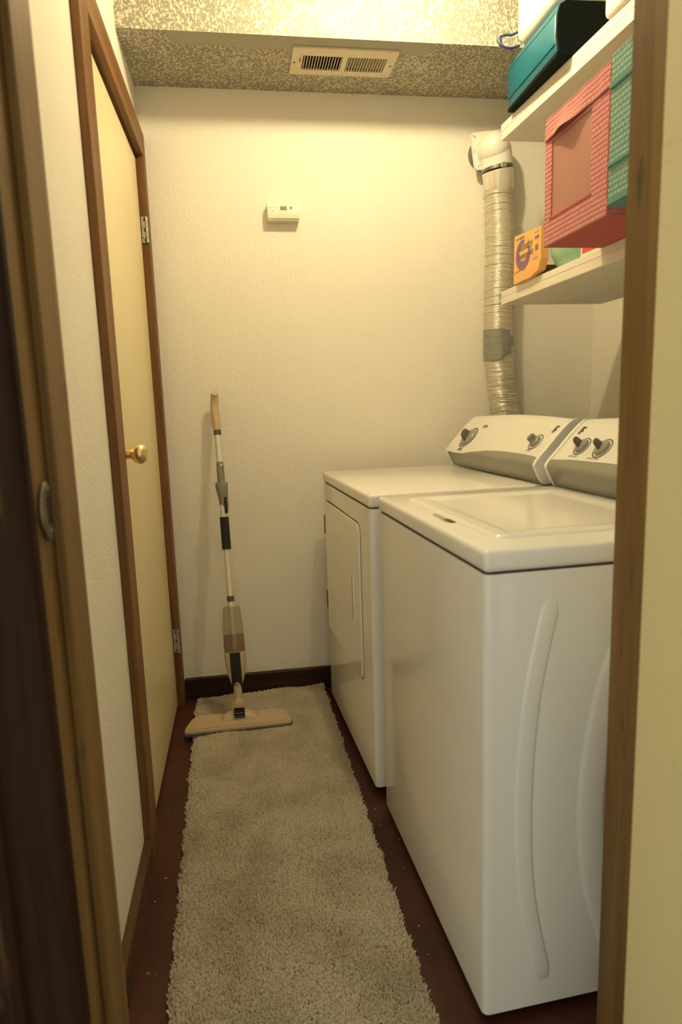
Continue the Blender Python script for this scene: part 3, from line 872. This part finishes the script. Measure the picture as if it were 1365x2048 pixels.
# arc-length samples
smp = [hose_c(k / 1500) for k in range(1501)]
acc = [0.0]
for a, b in zip(smp, smp[1:]): acc.append(acc[-1] + (b - a).length)
def at_len(s):
    i = int(np.searchsorted(acc, s)); return smp[min(i, 1500)]
pts = []; rad = []
s = 0.07; step = 0.0022
while s < acc[-1]:
    pts.append(at_len(s))
    rad.append(0.0534 + 0.00035 * math.cos(2 * math.pi * s / 0.0165) + 0.00022 * math.sin(2 * math.pi * s / 0.0060) + 0.0008 * math.sin(s * 37) - (0.004 * max(0, 1 - abs(s - 0.105) / 0.03)))
    s += step
bm = tube(B(), pts, rad, 40)
for vtx in bm.verts:
    c = vtx.co
    a = math.atan2(c.y - HY, c.x - 1.01)
    k = 0.0003 * math.sin(c.z * 420 + 3 * math.sin(a * 2 + c.z * 14)) + (0.0003 + 0.0008 * (c.z < 1.30)) * math.sin(c.z * 130 + a * 3)
    vtx.co += Vector((math.cos(a), math.sin(a), 0)) * k
obj('hose_wall', bm, M['foil'], hose, smooth=60, label='crinkled foil hose wall')
bm = tube(B(), [HR @ Vector((0.012, 2.475, -0.0835)), HR @ Vector((0.013, 2.477, -0.105)), (1.003, 2.484, 1.930), (1.003, HY, 1.918)], [0.0580, 0.0570, 0.0555, 0.053], 32)
obj('sleeve', bm, M['sleeve'], hood, smooth=40, label='smooth clear end sleeve')
wire = 0
s = 0.085
while s < acc[-1] - 0.4:
    c = at_len(s)
    tl = 0.0025
    ring = [c + Vector((0.0546 * math.cos(2 * math.pi * k / 32), 0.0546 * math.sin(2 * math.pi * k / 32), tl * math.sin(2 * math.pi * k / 32 + s * 20))) for k in range(33)]
    obj('wire_ring', tube(B(), ring, 0.0010, 6, caps=False), M['foil_wire'], hose, smooth=60)
    s += 0.0305 + 0.004 * math.sin(s * 90)
for (z0, z1, a0, a1, dr) in ((1.412, 1.352, 150, 296, 0.0030), (1.385, 1.348, 165, 314, 0.0042), (1.345, 1.300, 140, 262, 0.0060), (1.362, 1.318, 190, 300, 0.0036)):
    def fn(a, b):
        ang_ = math.radians(a0 + (a1 - a0) * a)
        z = z0 + (z1 - z0) * b + 0.003 * math.sin(a * 9 + z0 * 50)
        cc = at_len(next(i for i in range(0, 1501) if smp[i].z <= z) and acc[next(i for i in range(0, 1501) if smp[i].z <= z)])
        r_ = 0.0545 + dr + 0.0008 * math.sin(b * 25 + a * 5)
        return Vector((cc.x + r_ * math.cos(ang_), HY + r_ * math.sin(ang_), z))
    obj('tape_patch', grid_surface(B(), fn, 20, 10), M['tape'], hose, smooth=60, label='grey duct tape patch')

# ---------------------------------------------------------------- shelves
SH1 = (1.473, 1.517)
sh1 = empty('wall_shelf', (1.15, 1.6, SH1[0]))
put(sh1, 'lower white wall shelf holding pink and aqua bins', 'shelf', 'white wall shelves')
obj('board', box(B(), (0.9285, YF1, SH1[0]), (1.300, 2.256, SH1[1]), 0.002, 1), M['shelf'], sh1)
obj('edge_strip', box(B(), (0.9245, YF1, SH1[0] - 0.0005), (0.9285, 2.257, SH1[1]), 0.0012, 1), M['shelf'], sh1)
obj('edge_groove', box(B(), (0.9241, YF1, 1.4975), (0.9251, 2.257, 1.4984)), M['print_grey'], sh1)
obj('cleat', box(B(), (0.95, YF1, SH1[0] - 0.04), (XR, YF1 + 0.02, SH1[0])), M['shelf'], sh1)
obj('bracket', box(B(), (1.27, 1.15, SH1[0] - 0.14), (XR, 1.175, SH1[0])), M['shelf'], sh1)

SH2 = (2.004, 2.0526)
sh2 = empty('wall_shelf', (1.18, 1.6, SH2[0]))
put(sh2, 'upper white wall shelf holding the teal bag', 'shelf', 'white wall shelves')
XF = lambda y: 0.920 + (2.2566 - y) * 0.0425
def shelf_poly(z, off0, off1):
    return [(XF(2.2566) + off0, 2.2566, z), (XF(YF1) + off0, YF1, z), (off1 if off1 > 1 else XF(YF1) + off1, YF1, z), (off1 if off1 > 1 else XF(2.2566) + off1, 2.2566, z)]
obj('board', extrude_poly(B(), shelf_poly(SH2[0], 0.004, XR), (0, 0, SH2[1] - SH2[0] - 0.002)), M['shelf'], sh2)
obj('edge_strip', extrude_poly(B(), shelf_poly(SH2[0] - 0.0005, 0.0, 0.004), (0, 0, SH2[1] - SH2[0] + 0.0005)), M['shelf'], sh2)
obj('edge_groove', extrude_poly(B(), shelf_poly(2.030, -0.0005, 0.0006), (0, 0, 0.0011)), M['print_grey'], sh2)

# ---------------------------------------------------------------- fabric bins on the lower shelf
def fabric_bin(name, x0, y0, z0, w, d, h, m_, plain, window, label, group):
    """front faces -x; w along y, d along x"""
    t = empty(name, (x0 + d / 2, y0 + w / 2, z0)); put(t, label, 'storage bin', group)
    th_ = 0.006
    bm = B()
    box(bm, (x0 + th_, y0, z0 + 0.004), (x0 + d, y0 + th_, z0 + h))
    box(bm, (x0 + th_, y0 + w - th_, z0 + 0.004), (x0 + d, y0 + w, z0 + h))
    box(bm, (x0 + d - th_, y0, z0 + 0.004), (x0 + d, y0 + w, z0 + h))
    obj('body', bm, m_, t)
    obj('base', box(B(), (x0 + th_, y0, z0), (x0 + d, y0 + w, z0 + 0.004)), plain, t, label='smooth plain base panel')
    fr = B()
    if window:
        wy0, wy1, wz0, wz1 = window
        for lo, hi in (((y0, z0), (y0 + w, wz0)), ((y0, wz1), (y0 + w, z0 + h)), ((y0, wz0), (wy0, wz1)), ((wy1, wz0), (y0 + w, wz1))):
            box(fr, (x0, lo[0], lo[1]), (x0 + th_, hi[0], hi[1]))
        obj('front_panel', fr, m_, t)
        obj('window_mesh', box(B(), (x0 + 0.003, wy0 - 0.004, wz0 - 0.004), (x0 + 0.004, wy1 + 0.004, wz1 + 0.004)), M['pink_mesh'], t, label='see-through pink mesh window')
        # loose hem band above the window, bulging away from the panel at the far half
        def fn(a, b):
            y = y0 + 0.001 + (w - 0.002) * a
            bul = math.exp(-((a - 0.62) / 0.20) ** 2)
            out = 0.003 + 0.018 * bul * b * b + 0.001 * math.sin(a * 23)
            return Vector((x0 - out, y, z0 + h + 0.001 - b * (h - (wz1 - z0) - 0.008 + 0.006 * bul)))
        obj('hem_flap', grid_surface(B(), fn, 30, 10, (0.0025, 0, 0)), m_, t, smooth=60, label='loose folded fabric hem')
        obj('piping', box(B(), (x0 - 0.003, y0 - 0.001, z0), (x0 + 0.004, y0 + 0.006, z0 + h), 0.002, 1), plain, t)
        obj('piping', box(B(), (x0 - 0.002, wy0 - 0.005, wz0 - 0.006), (x0 + 0.001, wy1 + 0.005, wz0), 0.001, 1), plain, t)
    else:
        obj('front_panel', box(fr, (x0, y0, z0), (x0 + th_, y0 + w, z0 + h)), m_, t)
        for zz in (z0 + h - 0.062, z0 + 0.068):
            obj('fold_hem', box(B(), (x0 - 0.005, y0, zz), (x0 + 0.001, y0 + w, zz + 0.010), 0.002, 1), plain, t)
        obj('base_band', box(B(), (x0 - 0.002, y0 - 0.001, z0), (x0 + 0.002, y0 + w + 0.001, z0 + 0.014), 0.001, 1), plain, t)
    return t
fabric_bin('fabric_bin', 0.772, 1.325, 1.5175, 0.289, 0.285, 0.288, M['pink'], M['pink_plain'], (1.399, 1.581, 1.581, 1.750), 'pink waffle-fabric bin with a mesh window overhanging the shelf', 'fabric bins on the lower shelf')
fabric_bin('fabric_bin', 0.738, 0.985, 1.5175, 0.284, 0.285, 0.270, M['aqua'], M['aqua_plain'], None, 'aqua green waffle-fabric bin half hidden by the door frame', 'fabric bins on the lower shelf')

# ---------------------------------------------------------------- small things on the lower shelf
Z1 = 1.5175
ob = empty('detergent_box', (0.93, 2.02, Z1)); put(ob, 'orange laundry detergent carton with purple print', 'box')
XO = 0.910
outl = [(2.118, Z1), (1.997, Z1), (1.941, 1.5285), (1.922, 1.560), (1.922, 1.650), (2.114, 1.664)]
bm = extrude_poly(B(), [(XO, y, z) for y, z in outl], (0.024, 0, 0))
obj('carton', bm, M['orange_card'], ob)
FX, FU, FN = (0, -1, 0), (0, 0, 1), (-1, 0, 0)
def oprint(bm, m_): obj('print', bm, m_, ob)
def ofr(y, z, lift=0.0006): return frame((XO - lift, y, z), FX, FU, FN)
# purple crescent
bm = B(); rows = []
for k in range(25):
    t = k / 24; a = math.radians(78 + 305 * t)
    wv = 0.0050 + 0.0085 * math.sin(math.pi * t) ** 0.7
    cx, cz = 2.046, 1.598
    ry, rz = 0.043, 0.036
    dy, dz = -math.cos(a), math.sin(a)
    rows.append([Vector((XO - 0.0005, cx + dy * (ry + q * wv), cz + dz * (rz + q * wv))) for q in (-1, 1)])
vr = [[bm.verts.new(q) for q in r] for r in rows]
for a, b in zip(vr, vr[1:]): bm.faces.new((a[0], a[1], b[1], b[0]))
obj('print', bm, M['purple_ink'], ob)
oprint(text_bm('Laundry', 0.034, ofr(2.037, 1.619, 0.0011), 0.0002, 0.2), M['blue_ink'])
oprint(text_bm('Detergent', 0.028, ofr(2.032, 1.592, 0.0011), 0.0002, 0.2), M['blue_ink'])
for k in range(5):
    oprint(lathe(B(), (XO + 0.0005, 2.104 - 0.016 * k, 1.549 + 0.0008 * k), (-1, 0, 0), [(0, 0.004), (0.0012, 0.004)], 10), M['purple_ink'])
for y, z, w_, h_ in ((2.058, 1.648, 0.037, 0.006), (2.090, 1.649, 0.012, 0.006), (1.949, 1.625, 0.029, 0.009), (1.950, 1.596, 0.019, 0.017), (1.958, 1.567, 0.033, 0.005), (1.949, 1.640, 0.027, 0.004)):
    m_ = M['blue_ink'] if h_ > 0.005 else M['print_grey']
    oprint(box(B(), (XO - 0.0007, y - w_ / 2, z - h_ / 2), (XO + 0.0005, y + w_ / 2, z + h_ / 2)), m_)

cb = empty('cardboard_box', (1.02, 2.02, Z1)); put(cb, 'small brown cardboard carton lying behind the orange detergent box', 'box')
obj('carton', box(B(), (0.945, 1.995, Z1), (1.12, 2.085, Z1 + 0.035), 0.002, 1), M['brown_card'], cb)
obj('flap', box(B(), (0.945, 1.995, Z1 + 0.035), (1.03, 2.085, Z1 + 0.037)), M['brown_card'], cb)

mt_ = empty('plastic_tub', (1.04, 1.88, Z1)); put(mt_, 'round mint green plastic tub partly under the pink bin', 'tub')
lathe_p = [(0, 0.062), (0.006, 0.078), (0.022, 0.098), (0.048, 0.110), (0.075, 0.113), (0.100, 0.108), (0.125, 0.094), (0.140, 0.078), (0.146, 0.05)]
obj('shell', lathe(B(), (1.045, 1.880, Z1), (0, 0, 1), lathe_p, 40), M['mint'], mt_, smooth=60)
obj('rim_dot', lathe(B(), (0.961, 1.950, Z1 + 0.070), (-0.77, 0.64, 0), [(0, 0.004), (0.004, 0.003)], 10), M['print_dark'], mt_)
obj('cap', lathe(B(), (1.045, 1.880, Z1 + 0.146), (0, 0, 1), [(0, 0.045), (0.014, 0.043), (0.016, 0.02)], 24), M['mint'], mt_, smooth=40)

rb = empty('paper_carton', (1.02, 1.70, Z1)); put(rb, 'white carton with a red label beside the mint tub', 'box')
obj('carton', box(B(), (0.950, 1.625, Z1), (1.09, 1.762, Z1 + 0.050), 0.001, 1), M['white_card'], rb)
obj('red_label', box(B(), (0.9490, 1.635, Z1 + 0.016), (0.9505, 1.752, Z1 + 0.046)), M['red_ink'], rb)

# ---------------------------------------------------------------- things on the upper shelf
Z2 = SH2[1] + 0.0005
bag = empty('insulated_bag', (1.03, 1.99, Z2)); put(bag, 'soft teal insulated bag with black ends', 'bag')
bm = B()
# teal wrap: rounded profile in (x,z) swept along y
def bagsec(y, f):
    x0 = 0.9055 - (2.17 - y) * 0.026
    ht = 0.136 + 0.018 * (y - 1.815) / 0.355
    return [(x0 + 0.012, Z2 + 0.0), (x0 + 0.002, Z2 + 0.012), (x0 - 0.004, Z2 + 0.05), (x0 - 0.003, Z2 + ht * 0.75), (x0 + 0.004, Z2 + ht * 0.93), (x0 + 0.020, Z2 + ht), (x0 + 0.230, Z2 + ht + 0.004), (x0 + 0.250, Z2 + ht * 0.9), (x0 + 0.255, Z2 + 0.02), (x0 + 0.245, Z2)]
ys = [1.822, 1.826, 1.90, 1.99, 2.08, 2.160, 2.166]
vr = []
for i, y in enumerate(ys):
    sec = bagsec(y, 0)
    if i in (0, len(ys) - 1):
        sec = [(1.03 + (x - 1.03) * 0.97, Z2 + 0.07 + (z - Z2 - 0.07) * 0.95) for x, z in sec]
    vr.append([bm.verts.new((x, y, z)) for x, z in sec])
for a, b in zip(vr, vr[1:]):
    for j in range(len(a)):
        bm.faces.new((a[j], a[(j + 1) % len(a)], b[(j + 1) % len(a)], b[j]))
bm.faces.new(vr[0][::-1]); bm.faces.new(vr[-1])
obj('wrap', bm, M['teal_bag'], bag, smooth=50)
sec = [(1.03 + (x - 1.03) * 0.99, Z2 + 0.07 + (z - Z2 - 0.07) * 0.97) for x, z in bagsec(1.818, 0)]
obj('end_panel', extrude_poly(B(), [(x, 1.812, z) for x, z in sec], (0, 0.010, 0)), M['black_nylon'], bag, label='black end panel')
obj('base_trim', extrude_poly(B(), [(0.9030, 2.162, Z2 - 0.0003), (0.8940, 1.816, Z2 - 0.0003), (1.13, 1.816, Z2 - 0.0003), (1.13, 2.162, Z2 - 0.0003)], (0, 0, 0.010)), M['black_nylon'], bag)
for f_ in (0.24, 0.80):
    line = []
    for y in np.linspace(1.826, 2.160, 12):
        x0 = 0.9055 - (2.17 - y) * 0.026; ht = 0.136 + 0.018 * (y - 1.815) / 0.355
        line.append((x0 - (0.0035 if f_ < 0.5 else 0.0015), y, Z2 + ht * f_))
    obj('seam', tube(B(), line, 0.0014, 6), M['aqua_plain'] if False else M['teal_bag'], bag)

ZT = Z2 + 0.157
jug = empty('plastic_container', (0.99, 1.97, ZT)); put(jug, 'white rounded plastic container lying on the teal bag', 'container')
bm = box(B(), (0.898, 1.850, ZT), (1.075, 2.098, ZT + 0.150), 0.028, 5)
obj('shell', bm, M['white_plastic'], jug, smooth=60)
bm = B()
lp = []
for k in range(15):
    a = math.radians(75 + 210 * k / 14)
    lp.append((0.880 + 0.032 * math.cos(a), 2.105 + 0.006 * math.sin(a), ZT + 0.020 + 0.021 * math.sin(a)))
lp = [(0.915, 2.088, ZT + 0.043)] + lp + [(0.910, 2.088, ZT + 0.002)]
tube(bm, lp, 0.0036, 8)
obj('handle', bm, M['blue_plastic'], jug, smooth=60, label='navy blue loop handle')
tb = B()
tube(tb, [(0.853, 2.105, ZT + 0.006), (0.8505, 2.105, ZT + 0.020), (0.853, 2.105, ZT + 0.034)], [0.003, 0.0075, 0.003], 10)
obj('grip', tb, M['blue_plastic'], jug, smooth=60)

wt = empty('white_tray', (1.0, 1.52, Z2)); put(wt, 'white plastic tray at the near end of the upper shelf', 'tray')
bm = box(B(), (0.935, 1.34, Z2), (1.20, 1.655, Z2 + 0.10), 0.014, 3)
obj('shell', bm, M['white_plastic'], wt, smooth=50)
obj('rim', box(B(), (0.930, 1.335, Z2 + 0.088), (1.205, 1.660, Z2 + 0.102), 0.006, 2), M['white_plastic'], wt, smooth=50)

# ---------------------------------------------------------------- spray mop
J = Vector((-0.060, 2.25, 0.07)); TT = Vector((-0.088, 2.515, 1.2))
ax = (TT - J); L = ax.length; ax.normalize()
side = Vector((1, 0, 0)) - ax * ax.x; side.normalize()
fwd = ax.cross(side); fwd = -fwd if fwd.y > 0 else fwd     # towards the room
at = lambda t: J + ax * (L * t)
mop = empty('spray_mop', (-0.062, 2.25, 0.023)); put(mop, 'beige spray mop leaning on the end wall', 'mop')
# plate
ZP = 0.0245
def plate(inset, z0, z1, m_, name, rr_=0.028, **kw):
    cor = [(-0.262, 2.186), (0.132, 2.188), (0.107, 2.312), (-0.230, 2.316)]
    cx = sum(c[0] for c in cor) / 4; cy = sum(c[1] for c in cor) / 4
    out = []
    nC = 4
    for i in range(nC):
        p = Vector(cor[i]); a = Vector(cor[i - 1]); b = Vector(cor[(i + 1) % nC])
        da = (a - p).normalized(); db = (b - p).normalized()
        for k in range(7):
            t = k / 6
            q = (p + da * rr_) * (1 - t) ** 2 + p * 2 * t * (1 - t) + (p + db * rr_) * t ** 2
            d = Vector((cx, cy)) - q
            q = q + Vector((math.copysign(min(abs(d.x), inset), d.x), math.copysign(min(abs(d.y), inset), d.y)))
            out.append((q.x, q.y))
    bm = extrude_poly(B(), [(x, y, z0) for x, y in out], (0, 0, z1 - z0))
    top = [e_ for e_ in bm.edges if e_.verts[0].co.z > z1 - 1e-5 and e_.verts[1].co.z > z1 - 1e-5]
    bmesh.ops.bevel(bm, geom=top, offset=min(0.004, (z1 - z0) * 0.6), segments=2, affect='EDGES', clamp_overlap=True)
    return obj(name, bm, m_, mop, smooth=40, **kw)
plate(0.0, ZP - 0.004, ZP + 0.004, M['pad'], 'cleaning_pad', label='grey microfibre pad edge')
plate(0.004, ZP + 0.0035, ZP + 0.012, M['mop_beige'], 'head_plate')
plate(0.016, ZP + 0.0115, ZP + 0.0150, M['mop_beige'], 'head_rim', 0.02)
bm = B()
def hump(a, b):
    y = 2.268 + 0.030 * math.sin((a - 0.5) * math.pi); x = -0.058 + 0.072 * (2 * b - 1)
    h = 0.027 * max(0, math.cos((a - 0.5) * math.pi)) * max(0, 1 - abs(2 * b - 1) ** 3)
    return Vector((x, y, ZP + 0.0115 + h))
obj('hump', grid_surface(bm, hump, 12, 20), M['mop_beige'], mop, smooth=60)
bm = box(B(), (-0.079, 2.236, ZP + 0.022), (-0.041, 2.262, ZP + 0.052), 0.003, 2)
obj('swivel_joint', bm, M['mop_black'], mop)
for dz in (0.028, 0.040):
    obj('joint_rib', box(B(), (-0.080, 2.233, ZP + dz), (-0.040, 2.240, ZP + dz + 0.004), 0.001, 1), M['mop_collar'], mop)
obj('pivot', lathe(B(), at(0.025) + fwd * 0.017, -fwd, [(0, 0.014), (0.002, 0.017), (0.032, 0.017), (0.034, 0.014)], 24), M['mop_beige'], mop, smooth=40)
obj('neck', tube(B(), [at(0.02), at(0.03), at(0.070), at(0.09)], [0.012, 0.0135, 0.0150, 0.016], 20), M['mop_beige'], mop, smooth=40)
# spray body: two beige wings and a black centre strip
def shell(t0, t1, prof_, m_, name, sx=1.0, sy=0.6, off=0.0, **kw):
    pts_ = [at(t0 + (t1 - t0) * t) + fwd * off for t, _ in prof_]
    return obj(name, tube(B(), pts_, [r for _, r in prof_], 28, True, sx, sy, side), m_, mop, smooth=50, **kw)
shell(0.072, 0.182, [(0, 0.015), (0.12, 0.021), (0.35, 0.0305), (0.6, 0.0365), (0.85, 0.0385), (1, 0.0380)], M['mop_beige'], 'spray_body')
bm = B()
def strip_(a, b):
    t = 0.066 + (0.181 - 0.066) * a
    r = np.interp((t - 0.072) / 0.11, [0, 0.12, 0.35, 0.6, 0.85, 1], [0.015, 0.021, 0.0305, 0.0365, 0.0385, 0.038])
    xo = 0.0185 * (2 * b - 1)
    yo = 0.6 * r * math.sqrt(max(0.0, 1 - min(0.96, (xo / r) ** 2))) + 0.0022
    return at(t) + side * xo + fwd * yo
obj('centre_strip', grid_surface(bm, strip_, 24, 8, tuple(-fwd * 0.006)), M['mop_black'], mop, smooth=60, label='black centre strip with spray nozzle')
obj('nozzle', lathe(B(), at(0.082) + fwd * 0.012, fwd, [(0, 0.006), (0.007, 0.005), (0.009, 0.002)], 12), M['mop_grey'], mop)
liq = shell(0.181, 0.236, [(0, 0.0340), (0.06, 0.0372), (0.5, 0.0378), (1, 0.0372)], M['liquid'], 'cleaning_liquid', label='pinkish liquid in the bottle')
shell(0.236, 0.323, [(0, 0.0372), (0.3, 0.0368), (0.6, 0.0345), (0.9, 0.0318), (0.97, 0.0300), (1.0, 0.027)], M['bottle'], 'bottle', label='smoky clear spray bottle')
obj('pole', tube(B(), [at(0.182), at(0.604)], 0.0118, 20), M['mop_white'], mop, smooth=40)
obj('pole_collar', tube(B(), [at(0.3385), at(0.3560)], 0.0129, 20), M['mop_collar'], mop, smooth=40)
obj('foam_grip', tube(B(), [at(0.503), at(0.605)], 0.0163, 20), M['mop_black'], mop, smooth=40)
obj('pole', tube(B(), [at(0.604), at(0.885)], 0.0118, 20), M['mop_white'], mop, smooth=40)
# grey trigger sleeve
bm = B()
pts_ = [0.618, 0.640, 0.672, 0.700, 0.712, 0.716]
tube(bm, [at(t) + side * o for t, o in zip(pts_, (0.006, 0.004, 0.002, 0.0, 0.0, 0.0))], [0.010, 0.0155, 0.0185, 0.0225, 0.0230, 0.020], 20, True, 1, 0.8, side)
obj('trigger_sleeve', bm, M['mop_grey'], mop, smooth=40)
bm = box(B(), (-0.0052, -0.002, -0.030), (0.0052, 0.003, 0.030), 0.003, 2)
fr = frame(at(0.642) + fwd * 0.0145 + side * 0.010, side, -fwd, ax); bm.transform(fr)
obj('trigger', bm, M['mop_black'], mop, smooth=40)
bm = tube(B(), [at(0.714), at(0.772), at(0.781), at(0.784)], [0.0140, 0.0132, 0.0120, 0.009], 20)
hl = obj('hanging_clip', bm, M['mop_grey'], mop, smooth=40)
bm = B(); bmesh.ops.create_uvsphere(bm, u_segments=12, v_segments=8, radius=0.0058, matrix=Matrix.Translation(at(0.769) + fwd * 0.0105 + side * 0.004))
obj('clip_hole', bm, M['mop_white'], hl, smooth=60)
obj('pole_collar', tube(B(), [at(0.868), at(0.8855)], 0.0136, 20), M['mop_collar'], mop, smooth=40)
hp = [at(0.884), at(0.91), at(0.935), at(0.955), at(0.972) + fwd * 0.004, at(0.986) + fwd * 0.010, at(0.995) + fwd * 0.018, at(0.999) + fwd * 0.026]
hp = [q + side * s_ for q, s_ in zip(hp, (0, -0.001, -0.003, -0.004, -0.002, 0.000, 0.001, 0.002))]
obj('handle', tube(B(), hp, [0.0138, 0.0158, 0.0158, 0.0150, 0.0146, 0.0146, 0.0142, 0.011], 20), M['mop_beige'], mop, smooth=60, label='curved beige hand grip')

# ---------------------------------------------------------------- litter on the floor
bm = B()
for k in range(34):
    if k < 22:
        y = random.uniform(1.1, 2.3); x = 0.300 + random.uniform(0.01, 0.07) * (1 if y > 1.6 else 1.3)
        if random.random() < 0.3: x, y = 0.318 + random.uniform(-0.02, 0.03), random.uniform(1.60, 1.75)
    else:
        y = random.uniform(1.2, 2.4); x = -0.255 + random.uniform(-0.015, 0.02)
    s_ = random.uniform(0.0008, 0.0030); a = random.uniform(0, 6.28)
    e_ = random.uniform(0.4, 1.6)
    pts_ = [(x + s_ * e_ * math.cos(a + q) , y + s_ * math.sin(a + q), 0.0004 + 0.0005 * (q > 2)) for q in (0, 1.4, 2.6, 4.1, 5.2)]
    extrude_poly(bm, pts_, (0, 0, 0.0012))
obj('floor_debris', bm, M['brown_card'], label='scattered pale crumbs on the red floor beside the machines', cat='debris', kind='stuff')
